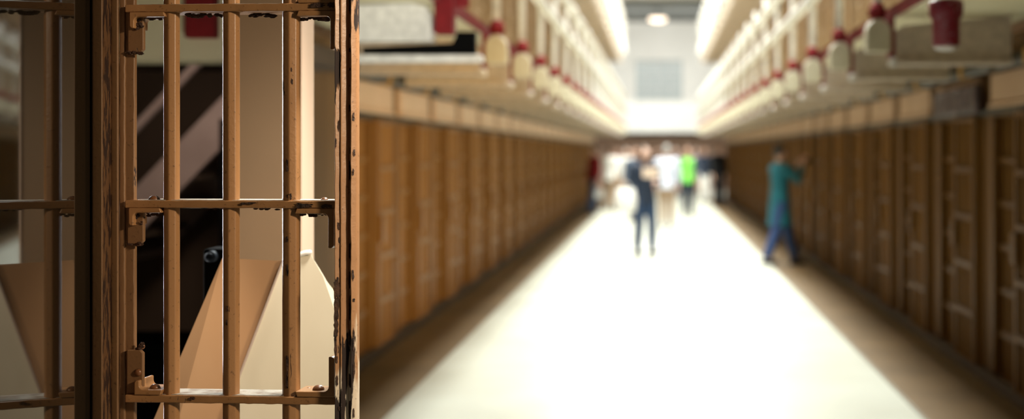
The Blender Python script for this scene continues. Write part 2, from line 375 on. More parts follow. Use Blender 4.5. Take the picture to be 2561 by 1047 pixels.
# ---- galleries
gal = (('left', -1, GL, XL, 7.35, YL0 - 2.6), ('right', 1, GR, XR, 7.97, 4.0))
for side, s, G, X, p0, gy in gal:
    for t in (1, 2):
        z = ZF[t]; tn = ['', 'second', 'third'][t]
        struct(MB().box((G + s * .11, gy, z - .05), (X, YE, z)).build('floor_gallery_' + side + '_' + tn + '_tier', M['under'] if t == 1 else M['end_wall']))
        tr = MB().box((G + s * .11, gy, z - .055), (G + s * .085, YE, z + .01))
        tr.build('trim_gallery_edge_' + side + '_' + tn + '_tier', M['red'] if t == 1 else M['white'])
        struct(bpy.data.objects['trim_gallery_edge_' + side + '_' + tn + '_tier'])
        # railing
        ra = thing('gallery_railing', f'white pipe railing with red post feet along the {side} {tn} tier walkway', 'railing', (G, 0, z))
        ks = [k for k in range(-2, 22) if gy < p0 + 1.68 * k < YE and (t == 1 or p0 + 1.68 * k > 16)]
        ys = [p0 + 1.68 * k for k in ks]
        for y in ys:
            po = MB().tube([(0, y, .02), (0, y, 1.02)], .027, 10).build('post', M['white'], ra, smooth=True)
            MB().loft([(0, y, -.064, .046, .046), (0, y, -.055, .054, .054), (0, y, -.01, .054, .054), (0, y, .02, .036, .036), (0, y, .03, .028, .028)], 12).build('post_foot', M['red'] if t == 1 else M['white'], po, smooth=True)
        hs = (.54, .95) if side == 'left' else (.45, .84)
        for h in hs:
            MB().tube([(-s * .0, ys[0] - .3, h), (-s * .0, YE - .1, h)], .046, 10).build('rail', M['white'], ra, smooth=True)
        # brackets
        i = -1
        for y in ys:
            if (t == 2 and y < 20) or y < 7.6 - (side == 'right') * .3: continue
            i += 1
            br = thing('mounted_bracket', f'{nth(i)} cream bracket from the near end under the {side} {tn} tier walkway', 'bracket', (0, y, 0), 0,
                       f'cream brackets under the {side} {tn} tier walkway')
            e = G + s * .10; zb = z - .32
            prof = [(X, zb), (e + s * .03, zb)]
            for a in range(0, 91, 15):
                prof.append((e + s * (.05 - .05 * math.sin(math.radians(a))), zb + .15 + .06 * (a / 90) - .0))
            prof = [(X - s * .125, zb + .0), (e, zb), (e, zb + .11)] + [(e + s * .06 * (1 - math.cos(math.radians(a))), zb + .11 + .10 * math.sin(math.radians(a))) for a in (20, 40, 60, 80, 90)] + [(X - s * .125, z - .05)]
            MB().prism([(px, -.05, pz) for px, pz in prof], (0, .10, 0)).build('web', M['cream'], br)
            MB().box((X - s * .125, -.09, zb - .025), (e - s * .02, .09, zb)).build('flange', M['cream'], br)
            MB().box((e - s * .001, -.045, zb + .02), (e - s * .035, .045, z - .055)).build('end_plate', M['red'] if t == 1 else M['cream'], br, bevel=.006)
            if t == 1:
                pr = [(G - .075, z - .27), (G + .075, z - .27)] + [(G + .075 * math.cos(math.radians(a)), z - .155 + .085 * math.sin(math.radians(a))) for a in range(0, 181, 15)]
                MB().prism([(px, -.055, pz) for px, pz in pr], (0, .11, 0)).build('nose', M['nose'], br, bevel=.010)
            MB().ball((e - s * .012, -.06, zb - .01), .030).build('bolt', M['white'], br, smooth=True)
# nearest red cap, right
yc = 6.29
cp = thing('hanging_steel_cap', 'big dark red flaking cap hanging under the right walkway', 'cap', (PX(2366, yc), yc, PZ(118, yc)))
MB().loft([(0, 0, 0, .050, .050), (0, 0, .012, .064, .064), (0, 0, .13, .066, .066), (0, 0, .15, .080, .080), (0, 0, .21, .084, .084), (0, 0, .225, .07, .07)], 20).build('cap_body', M['flaked_red'], cp, smooth=True)
MB().loft([(0, 0, -.016, .030, .030), (0, 0, -.006, .055, .055), (0, 0, .004, .055, .055)], 20).build('bottom_ring', M['white'], cp, smooth=True)

# near left bracket : white box, red block, black angle
yb = 7.35
nb = thing('beam_end', 'white box beam end with red block and black angle under the left walkway', 'beam end', (0, yb - .12, 0))
MB().prism([(PX(x, yb), 0, PZ(y, yb)) for x, y in ((860, 20), (1040, 14), (1074, 22), (1088, 46), (1088, 108), (860, 108))], (0, .12, 0)).build('white_box', M['white'], nb)
MB().box((PX(1096, yb), -.02, PZ(90, yb)), (PX(1142, yb), .10, PZ(-40, yb))).build('red_block', M['red'], nb, bevel=.008)
MB().prism([(PX(x, yb), 0, PZ(y, yb)) for x, y in ((918, 138), (1196, 138), (1196, 84), (1152, 84), (1140, 112), (918, 122))], (0, .07, 0)).build('black_angle', M['black'], nb)
MB().box((PX(880, yb), -.03, PZ(158, yb)), (PX(1212, yb), .10, PZ(141, yb))).build('lower_flange', M['white'], nb, bevel=.006)

# ---- ceilings, skylight opening between them, end hall
struct(MB().box((-7, 5, ROOF), (GL - .3, YE + 3, ROOF + .15)).build('ceiling_left', M['ceil']))
struct(MB().box((GR, 5, ROOF), (7, YE + 3, ROOF + .15)).build('ceiling_right', M['ceil']))
struct(MB().box((-7, YE + 3, ROOF), (7, 48.6, ROOF + .2)).build('ceiling_end_rim', M['end_wall']))
struct(MB().box((-7, 48.6, ROOF - .1), (7, YEND, ROOF)).build('ceiling_end', M['grey_ceil']))
struct(MB().box((-7, YEND, 0), (7, YEND + .2, ROOF)).build('wall_end', M['pink_wall']))
zb0, zb1 = PZ(340, 54.6), PZ(252, 54.6)
struct(MB().box((-7, 54.6, zb0), (7, 54.8, zb1)).box((-7, 54.6, zb0), (7, YEND, zb0 + .15)).build('wall_end_gallery_parapet', M['end_wall']))
struct(MB().box((-7, 55.7, zb1 - .2), (-1.0, 55.98, ROOF - .1)).box((1.0, 55.7, zb1 - .2), (7, 55.98, ROOF - .1)).box((-1.0, 55.7, PZ(150, 55.7)), (1.0, 55.98, ROOF - .1)).build('wall_end_upper', M['end_wall']))
w1 = struct(MB().box((-1.0, 55.9, zb1 - .1), (1.0, 55.94, PZ(150, 55.7))).build('window_1', M['win']), 'grey frosted window high in the end wall')
wb = MB()
for k in range(5): wb.box((-1.0 + .5 * k - .02, 55.84, zb1 - .1), (-1.0 + .5 * k + .02, 55.9, PZ(150, 55.7)))
for k in range(4): wb.box((-1.0, 55.84, zb1 + .1 + .5 * k), (1.0, 55.9, zb1 + .14 + .5 * k))
wb.build('window_frame', M['white'], w1)
lm = thing('pendant_lamp', 'warm glowing round pendant lamp under the far grey ceiling', 'lamp', (PX(1645, 50), 50, PZ(48, 50)))
MB().loft([(0, 0, -.10, .12, .12), (0, 0, -.07, .28, .28), (0, 0, 0, .34, .34), (0, 0, .05, .30, .30)], 24).build('lamp_shade', M['lamp'], lm, smooth=True)
MB().loft([(0, 0, .05, .31, .31), (0, 0, .10, .12, .12), (0, 0, .16, .05, .05)], 20).build('lamp_cover', M['iron'], lm, smooth=True)
MB().tube([(0, 0, .14), (0, 0, ROOF - .1 - PZ(48, 50))], .015, 8).build('stem', M['iron'], lm)

struct(MB().box((-4.42, YS, 0), (-4.3, 5.4, 3.6)).build('wall_left_near', M['pilaster']))
struct(MB().box((4.3, YS, 0), (4.42, YR0 + .2, 3.6)).box((XR + 1.4, YR0 - .1, 0), (4.3, YR0 + .02, 3.6)).build('wall_right_near', M['pilaster']))
# ================================================================ BEHIND THE BARRED DOOR
zp = 3.36
struct(MB().box((PX(561, zp), zp, 0), (PX(752, zp), zp + .11, 3.6)).build('wall_pier', M['pier']), 'beige plastered pier behind the barred door')
struct(MB().box((PX(752, zp), zp - .003, 0), (PX(752, zp) + .004, zp + .113, 3.6)).build('trim_pier_lit_side', M['pier_edge']), 'right side of the beige pier, coloured paler as lit')
# cream lintel and dark stair room
struct(MB().box((-4.2, 5.5, 1.93), (PX(572, 5.5), 5.75, 2.75)).build('wall_lintel', M['under']), 'cream lintel over the dark stair opening')
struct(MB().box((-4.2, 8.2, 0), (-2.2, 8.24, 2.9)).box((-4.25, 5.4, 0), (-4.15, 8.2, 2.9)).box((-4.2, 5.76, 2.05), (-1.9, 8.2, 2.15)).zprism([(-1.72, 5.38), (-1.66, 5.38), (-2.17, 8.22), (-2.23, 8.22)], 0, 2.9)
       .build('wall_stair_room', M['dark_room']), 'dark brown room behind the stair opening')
rp = 5.45
tag(MB().box((PX(462, rp), rp - .01, PZ(94, rp)), (PX(538, rp), rp + .052, PZ(-30, rp))).build('hanging_red_plate', M['red'], bevel=.006), 'red steel plate hanging on the cream lintel behind the bars', 'plate')
# staircase
st = thing('staircase', 'grey-pink metal stair rising in the dark opening', 'stairs', (0, 7.0, 0))
def band(c0, c1, wpx, Z, dy, y0):
    a = P(*c0, Z); b = P(*c1, Z); d = (b - a).normalized(); n = Vector((-d.z, 0, d.x)) * (wpx * Z / F / 2)
    return MB().prism([(q.x, y0, q.z) for q in (a - n, b - n, b + n, a + n)], (0, dy, 0))
band((240, 633), (640, 215), 86, 7.0, .05, 0).build('stringer', M['stair'], st)
band((240, 633), (640, 215), 86, 7.0, .05, .75).build('stringer', M['stair'], st)
band((240, 420), (640, 2), 18, 7.0, .04, 0).build('handrail', M['stair'], st)
for k in range(5):
    a = P(290 + 70 * k, 585 - 73 * k, 7.0); MB().box((a.x - .12, .05, a.z - .02), (a.x + .12, .75, a.z + .02)).build('tread', M['dark_room'], st)
band((240, 633), (260, 612), 90, 7.0, .85, -.02).build('landing_edge', M['stair'], st)
for k in (0, 1):
    a = P(262 + 300 * k, 610 - 313 * k, 7.0); MB().box((a.x - .03, .0, 0), (a.x + .03, .05, a.z)).build('support_post', M['black'], st)
# low black cabinet
cb = thing('cabinet', 'low black cabinet in the dark opening behind the bars', 'cabinet', (PX(330, 6.0) - .02, 6.0, 0))
ctop = PZ(862, 6.0)
MB().box((-.5, 0, .06), (.36, .45, ctop - .03)).build('carcass', M['black'], cb, bevel=.006)
MB().box((-.52, -.02, ctop - .03), (.38, .47, ctop)).build('top', M['black'], cb, bevel=.006)
for k in (0, 1):
    dd = MB().box((-.48 + .42 * k, -.02, .10), (-.09 + .42 * k, 0, ctop - .06)).build('door', M['black'], cb, bevel=.004)
    MB().tube([(-.12 + .08 * k, -.04, .3), (-.12 + .08 * k, -.04, .42)], .008, 8).build('handle', M['iron'], dd)
MB().box((-.46, .03, 0), (.32, .42, .06)).build('plinth', M['black'], cb)
# black spot lamp with a round lens on a post
zl = 3.5
sl = thing('spot_lamp', 'black lamp housing with a small round lens behind the bars', 'lamp', (PX(533, zl), zl, 0))
zc = PZ(640, zl)
MB().box((PX(507, zl) - PX(533, zl), -.0, PZ(756, zl)), (PX(558, zl) - PX(533, zl), .10, PZ(622, zl))).build('housing', M['black'], sl, bevel=.008)
cyl = MB(); cyl.tube([(0, -.025, zc), (0, .01, zc)], .0150, 24, dome=False); cyl.build('lens_ring', M['rim'], sl)
cyl = MB(); cyl.tube([(0, -.031, zc), (0, -.022, zc)], .0118, 24, dome=True); cyl.build('lens', M['lens'], sl, smooth=True)
MB().tube([(0, .08, 0), (0, .08, PZ(740, zl))], .018, 10).build('post', M['black'], sl)
MB().loft([(0, .08, 0, .045, .045), (0, .08, .02, .042, .042), (0, .08, .035, .025, .025)], 18).build('base', M['black'], sl)
# tapered two-tone stand
zt = 3.1
ts = thing('tapered_stand', 'tall tapered stand with tan and cream panels behind the barred door', 'stand', (0, 0, 0))
T0, T1, T2 = P(556, 645, zt + .06), P(708, 652, zt), P(776, 636, zt + .06)     # top edge: left, crease, right
def down(a, b, z):                          # continue the line a->b down to height z
    t = (z - a.z) / (b.z - a.z); return a + (b - a) * t
BL, BC, BR = P(385, 1047, zt + .06), P(562, 1040, zt - .04), P(850, 1047, zt + .02)
MID = P(836, 772, zt + .05)
L_, K_ = down(T0, BL, 0), down(T1, BC, 0)
R_ = Vector((BR.x + .02, BR.y, 0))
pn = (K_ - T1).cross(R_ - T1)
def on_plane(px, py):                       # where the view ray through a pixel meets the right panel's plane
    o = Vector((0, 0, HC)); d = P(px, py, 1.0) - o
    return o + d * (pn.dot(T1 - o) / pn.dot(d))
T2, MID = on_plane(775, 633), on_plane(836, 772)
MIX = on_plane(808, 690)
bk = Vector((0, .10, 0)); dn = Vector((0, .10, -.05))
MB().add([T0, T1, K_, L_], [(0, 1, 2, 3)]).add([T0, T0 + dn, L_ + bk, L_], [(0, 1, 2, 3)]).build('left_panel', M['ped_tan'], ts)
MB().add([T1, T2, MIX, MID, R_, K_], [(0, 1, 2, 3, 4, 5)]).build('right_panel', M['ped_cream'], ts)
MB().add([T2, T2 + dn, MIX + dn, MIX], [(0, 1, 2, 3)]).add([MIX, MIX + dn, MID + bk, MID], [(0, 1, 2, 3)]).add([MID, MID + bk, R_ + bk, R_], [(0, 1, 2, 3)]).add([T0 + dn, T2 + dn, MIX + dn, MID + bk, R_ + bk, L_ + bk], [(0, 1, 2, 3, 4, 5)]).build('back_panel', M['ped_cream'], ts)
MB().add([T0, T1, T2, T2 + dn, T0 + dn], [(0, 1, 2, 3, 4)]).build('top_panel', M['ped_tan'], ts)
MB().tube([T1 + Vector((0, -.003, 0)), K_ + Vector((0, -.003, 0))], .0032, 8).build('corner_strip', M['strip'], ts)
c0, c1, c2 = on_plane(748, 637), on_plane(765, 631), on_plane(775, 630)
f_ = Vector((0, -.004, 0))
MB().tube([c0 + f_, c1 + f_, c2 + f_], .0062, 10).build('cap', M['cap'], ts, smooth=True)

# ================================================================ THE BARRED DOOR (in focus)
ZD = 2.80
DOOR_TILT = math.radians(4.0)
dx0 = PX(600, ZD)
door = thing('barred_door', 'worn tan barred cell door with rust chips in the foreground', 'door', (dx0, ZD, 0), -DOOR_TILT)
XF = Matrix.Translation((-dx0, -ZD, 0))
_c, _s = math.cos(DOOR_TILT), math.sin(DOOR_TILT)
def dX(px, y=-.034):                            # local x on the door whose point at local depth y is seen at px
    k = (px - CX) / F
    return (k * (ZD + y * _c) - dx0 - y * _s) / (_c + k * _s)
ZT, ZB = 2.06, 0.06
ZC = ZD - .036
cross = [PZ(18.5, ZC), PZ(511, ZC), PZ(1000, ZC), PZ(1487, ZC)]
cross[3] = max(cross[3], .3)
hb = 0.0080                                   # half height of a flat crossbar
YF, YBk = -.034, .040                         # front / back of the flats
def rough_flat(mb, x0, x1, yf, yb, z0, z1, n=44):
    """A flat bar whose edges wander a little, as repainted iron does."""
    vs = []; fs = []
    for i in range(n + 1):
        x = x0 + (x1 - x0) * i / n; j = lambda a: random.uniform(-a, a)
        vs += [(x, yf + j(.0006), z0 + j(.0006)), (x, yf + j(.0006), z1 + j(.0005)), (x, yb, z1), (x, yb, z0)]
    for i in range(n):
        a = 4 * i; b = a + 4
        for k in range(4): fs.append((a + k, a + (k + 1) % 4, b + (k + 1) % 4, b + k))
    fs += [(0, 1, 2, 3), (4 * n + 3, 4 * n + 2, 4 * n + 1, 4 * n)]
    mb.add(vs, fs)
for zc in cross:
    m = MB(); rough_flat(m, dX(312), dX(838), YF, YBk, zc - hb, zc + hb)
    fb = m.build('crossbar', M['door'], door, bevel=.0022)
    # dust film lying on the upper face
    MB().box((dX(345), YF + .007, zc + hb - .0004), (dX(834), YBk, zc + hb + .0012)).build('dust_film', M['dust'], fb)
# octagonal bars
def bar(px, w, gz):
    va = math.atan2(-ZD, -PX(px, ZD)); rot = va - math.acos(gz) - math.pi / 8
    r = w * ZD / F / 2 / math.cos(math.pi / 8)
    m = MB(); n = 8; K = 90; vs = []; fs = []
    for i in range(K + 1):
        z = ZB + (ZT - ZB) * i / K
        for k in range(n):
            a = k * math.pi / 4 + rot
            rr = r * (1 + random.uniform(-.012, .012)); vs.append((dX(px, -.016) + rr * math.cos(a), -.012 + rr * math.sin(a), z))
    for i in range(K):
        for k in range(n): fs.append((i * n + k, i * n + (k + 1) % n, (i + 1) * n + (k + 1) % n, (i + 1) * n + k))
    fs += [tuple(range(n))[::-1], tuple(range(K * n, K * n + n))]
    m.add(vs, fs)
    o = m.build('bar', M['door'], door, bevel=.0022); return o
for px, w, gz in ((427.5, 38, .10), (576.5, 40, .16), (727, 42, .22)): bar(px, w, gz)
# right stile: channel with a groove and a worn outer lip
def strip(name, x0, x1, yf, yb, m, parent, bevel=.002, jag=.0007, yf1=None):
    yf1 = yf if yf1 is None else yf1
    mb = MB(); K = 120; vs = []; fs = []
    for i in range(K + 1):
        z = ZB + (ZT - ZB) * i / K; j = lambda: random.uniform(-jag, jag)
        vs += [(dX(x0, yf) + j(), yf + j() * .5, z), (dX(x1, yf1) + j(), yf1 + j() * .5, z), (dX(x1, yf1), yb, z), (dX(x0, yf), yb, z)]
    for i in range(K):
        for k in range(4): fs.append((4 * i + k, 4 * i + (k + 1) % 4, 4 * i + 4 + (k + 1) % 4, 4 * i + 4 + k))
    fs += [(3, 2, 1, 0), (4 * K, 4 * K + 1, 4 * K + 2, 4 * K + 3)]
    return mb.add(vs, fs).build(name, m, parent, bevel=bevel)
rs = strip('right_stile', 836, 870, -.056, -.010, M['stile'], door, .003, yf1=-.036)
strip('stile_groove', 866, 880, -.028, -.004, M['stile'], rs, .001)
strip('stile_lip', 876, 893, -.046, -.014, M['stile'], rs, .003, yf1=-.034)
strip('stile_bead', 851, 854, -.0505, -.046, M['stile'], rs, .001, .0003)
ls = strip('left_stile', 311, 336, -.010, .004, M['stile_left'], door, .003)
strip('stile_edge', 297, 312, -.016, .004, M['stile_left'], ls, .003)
# corner brackets and rivets
def rivet(px, pz, y, parent, ax='y', r=.009):
    m = MB(); n = 14
    rg = [(0, 1.0), (.25, .98), (.55, .8), (.8, .5), (.9, .12)]
    vs = []; fs = []
    for h, q in rg:
        for k in range(n):
            a = 2 * math.pi * k / n
            if ax == 'y': vs.append((dX(px) + r * q * math.cos(a), y - r * .8 * h, pz + r * q * math.sin(a)))
            elif ax == 'z': vs.append((dX(px) + r * q * math.cos(a), y + r * q * math.sin(a), pz + r * .9 * h))
            else: vs.append((dX(px) - r * .7 * h, y + r * q * math.cos(a), pz + r * q * math.sin(a)))
    for i in range(len(rg) - 1):
        for k in range(n): fs.append((i * n + k, i * n + (k + 1) % n, (i + 1) * n + (k + 1) % n, (i + 1) * n + k))
    fs.append(tuple(range(n))); fs.append(tuple(range((len(rg) - 1) * n, len(rg) * n)))
    m.add(vs, fs).build('rivet', M['rivet'], parent, smooth=True)
def angle_bracket(xin, xst, zc, sgn, leg_px, thick_px, yf, yb, m):
    """Bent flat iron in the corner of crossbar and stile: sgn -1 hangs below the bar, +1 stands on it."""
    t = thick_px * ZD / F; zb = zc + sgn * hb; z1 = zb + sgn * t; zz = zb + sgn * leg_px * ZD / F
    xi, xs = dX(xin), dX(xst); sx = 1 if xs > xi else -1; xt = xs - sx * t
    r = t * .9
    arc = [(xt - sx * r * (1 - math.sin(a)), z1 + sgn * r * (1 - math.cos(a))) for a in (0, .4, .8, 1.2, 1.57)]
    poly = [(xi + sx * .004, zb), (xs, zb), (xs, zz - sgn * .004), (xs - sx * .004, zz), (xt, zz)] + arc[::-1] + [(xi, z1)]
    return MB().prism([(x, yf, z) for x, z in poly], (0, yb - yf, 0)).build('corner_bracket', m, door, bevel=.0022)
b1 = angle_bracket(741, 839, cross[0], -1, 96, 13, -.036, .03, M['door']); rivet(827, PZ(68, ZC), 0, b1, 'x', .008)
b2 = angle_bracket(737, 834, cross[1], -1, 98, 13, -.036, .03, M['door']); rivet(821, PZ(566, ZC), 0, b2, 'x', .008); rivet(800, cross[1] + hb, -.005, b2, 'z', .008)
b3 = angle_bracket(738, 836, cross[2], 1, 100, 14, -.036, .034, M['door']); rivet(788, cross[2] + hb + .012, -.012, b3, 'z', .0125); rivet(822, PZ(948, ZC), 0, b3, 'x', .008); rivet(815, cross[2] + hb + .012, .016, b3, 'z', .008); rivet(754, cross[2] + hb + .006, .01, b3, 'z', .008)
# left side: flat plates that lap the stile
def lap_plate(x0, x1, z0, z1, y, m, flat=None):
    poly = [(dX(x0), z0), (dX(x1) - .006, z0), (dX(x1), z0 + .006), (dX(x1), z1 - .006), (dX(x1) - .006, z1), (dX(x0), z1)]
    return MB().prism([(a, y, z) for a, z in poly], (0, .012, 0)).build('corner_plate', m, door, bevel=.002)
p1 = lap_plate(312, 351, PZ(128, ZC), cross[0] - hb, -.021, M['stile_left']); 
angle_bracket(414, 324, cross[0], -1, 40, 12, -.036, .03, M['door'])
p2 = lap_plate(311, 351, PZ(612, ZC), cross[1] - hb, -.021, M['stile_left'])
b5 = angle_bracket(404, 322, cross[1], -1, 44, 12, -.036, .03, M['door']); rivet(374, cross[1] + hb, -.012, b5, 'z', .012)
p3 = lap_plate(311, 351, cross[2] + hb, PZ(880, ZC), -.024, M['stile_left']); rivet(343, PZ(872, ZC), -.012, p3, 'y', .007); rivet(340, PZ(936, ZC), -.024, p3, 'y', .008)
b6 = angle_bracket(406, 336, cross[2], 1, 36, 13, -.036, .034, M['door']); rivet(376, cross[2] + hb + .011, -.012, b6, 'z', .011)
for sg in (1, -1): pass
angle_bracket(741, 838, cross[0], 1, 96, 13, -.036, .03, M['door'])
# grime and rust flakes in the corners under the flats
def flakes(name, pts, parent, s=.006):
    m = MB()
    for px, pz, y in pts:
        r = s * random.uniform(.6, 1.5); c = Vector((dX(px), y, pz)); n = 7; vs = []; fs = []
        for h, q in ((-.6, .5), (0, 1.0), (.6, .5)):
            for k in range(n):
                a = 2 * math.pi * k / n + h; rr = r * q * random.uniform(.6, 1.25)
                vs.append((c.x + rr * 1.6 * math.cos(a), c.y + rr * .5 * math.sin(a), c.z + h * r))
        for i in range(2):
            for k in range(n): fs.append((i * n + k, i * n + (k + 1) % n, (i + 1) * n + (k + 1) % n, (i + 1) * n + k))
        fs += [tuple(range(n))[::-1], tuple(range(2 * n, 3 * n))]
        m.add(vs, fs)
    return m.build(name, M['rust'], parent)
def line(x0, x1, z, y, n, dz=.003): return [(x0 + (x1 - x0) * random.random(), z + random.uniform(-dz, dz), y + random.uniform(-.004, .004)) for _ in range(n)]
flakes('rust_crust', line(345, 412, cross[0] - .019, -.012, 16) + line(455, 555, cross[0] - .013, .0, 26) + line(606, 705, cross[0] - .012, .01, 18) + line(745, 826, cross[0] - .022, -.008, 30), door, .0042)
flakes('rust_crust', line(335, 350, PZ(60, ZC), -.021, 14, .012) + line(332, 350, PZ(545, ZC), -.021, 16, .016) + line(312, 348, PZ(129, ZC), -.020, 12) + line(313, 348, PZ(612, ZC), -.020, 12) + line(336, 350, PZ(876, ZC), -.022, 7, .01), door, .0035)
flakes('rust_crust', line(360, 412, cross[1] - .022, -.015, 14) + line(745, 826, cross[1] - .022, -.012, 18) + line(605, 690, cross[1] - .009, -.01, 8) + line(455, 555, cross[1] - .009, 0, 10), door, .0034)
def chips(spec, parent, yfun):
    m = MB()
    for x0, x1, y0, y1 in spec:                    # ragged chips of lost paint, in pixels of the photo
        n = 22; cx, cy = (x0 + x1) / 2, (y0 + y1) / 2; top = []
        for k in range(n):
            a = 2 * math.pi * k / n; q = random.uniform(.62, 1.12); sq = max(abs(math.cos(a)), abs(math.sin(a)))
            x = cx + (x1 - x0) / 2 * q * math.cos(a) / (.35 + .65 * sq); y = cy + (y1 - y0) / 2 * q * math.sin(a) / (.35 + .65 * sq)
            X_ = dX(x); top.append((dX(x, yfun(x)), yfun(x), PZ(y, ZC)))
        c = (dX(cx, yfun(cx)), yfun(cx), PZ(cy, ZC))
        m.add(top + [c], [(k, (k + 1) % n, n) for k in range(n)])
    return m.build('paint_chip', M['rust'], parent)
chips([(833, 852, 690, 744), (834, 848, 730, 800), (834, 847, 785, 845), (835, 843, 830, 888), (844, 851, 552, 574), (846, 852, 590, 606), (849, 854, 640, 668),
       (839, 845, 884, 902), (845, 850, 300, 330), (838, 842, 345, 372), (846, 853, 1008, 1020), (840, 846, 930, 960)], rs, lambda x: -.056 + .020 * (x - 838) / 34 - .0006)
chips([(872, 880, -6, 38), (873, 879, 84, 96), (872, 879, 120, 132), (873, 880, 170, 178), (872, 879, 262, 280), (874, 880, 365, 384), (872, 879, 395, 458), (872, 879, 600, 650),
       (872, 880, 672, 720), (872, 880, 735, 800), (872, 880, 820, 868), (872, 879, 930, 968), (872, 880, 1000, 1046)], rs, lambda x: -.0286)
chips([(881, 887, 282, 306), (883, 889, 372, 392), (881, 886, 420, 440), (880, 886, 668, 700), (881, 888, 742, 752), (882, 887, 815, 880), (883, 888, 905, 940), (882, 887, 1015, 1040)], rs, lambda x: -.046 + .012 * (x - 878) / 17 - .0007)
def bar_y(px, w):
    r = w * ZD / F / 2 * 1.01
    return lambda x: -.012 - math.sqrt(max(r * r - (dX(x, -.03) - dX(px, -.016)) ** 2, 1e-8)) - .0006
chips([(714, 729, 878, 990), (718, 731, 482, 499), (714, 721, 590, 606), (716, 722, 660, 690), (727, 733, 195, 212), (726, 731, 168, 180), (715, 722, 395, 430)], door, bar_y(727, 42))
chips([(566, 576, 764, 780), (564, 571, 800, 816), (570, 574, 310, 318)], door, bar_y(576.5, 40))
chips([(430, 438, 40, 60), (432, 436, 228, 244)], door, bar_y(427.5, 38))
chips([(774, 812, 8, 21), (818, 845, 6, 22), (736, 783, 507, 520), (800, 832, 509, 519), (600, 614, 505, 513), (470, 490, 993, 1001), (612, 640, 505, 510)], door, lambda x: -.0372)
# ---- door frame jamb at the left of the door
jm = thing('door_jamb', 'rusted tan steel jamb beside the barred door', 'door jamb', (0, 0, 0))
def zpr(pts, name, m, bevel=.003, parent=jm): return MB().zprism([(PX(x, Z), Z) for x, Z in pts], 0, 2.3).build(name, m, parent, bevel=bevel)
zpr([(230, 2.588), (256, 2.582), (257, 2.60), (231, 2.606)], 'front_flange', M['jamb'], .003)
zpr([(251, 2.598), (257, 2.588), (279, 2.725), (273, 2.735)], 'rusted_web', M['jamb_rust'], .001)
zpr([(277, 2.722), (295, 2.72), (298, 2.80), (277, 2.80)], 'inner_flange', M['jamb'], .003)
zpr([(222, 2.604), (231, 2.602), (240, 2.64), (232, 2.65)], 'gap_shade', M['black'], .0005)  # black strip standing in for the dark gap beside the pane
# ---- smoked glass pane (mirror-like), angled beside the jamb
def on_pane(Z): return (-1.152 + (Z - 2.79) * -.173, Z)
pa = thing('glass_panel', 'dark glass panel reflecting the barred door at the left', 'glass panel', (0, 0, 0))
a, b = on_pane(2.592), on_pane(1.55)
nrm = Vector((-.985, -.173)) * .010
MB().zprism([a, b, (b[0] + nrm.x, b[1] + nrm.y), (a[0] + nrm.x, a[1] + nrm.y)], .03, 2.3).build('pane', M['smoked'], pa)
MB().zprism([a, b, (b[0] + nrm.x, b[1] + nrm.y), (a[0] + nrm.x, a[1] + nrm.y)], 0, .03).build('bottom_rail', M['jamb'], pa)

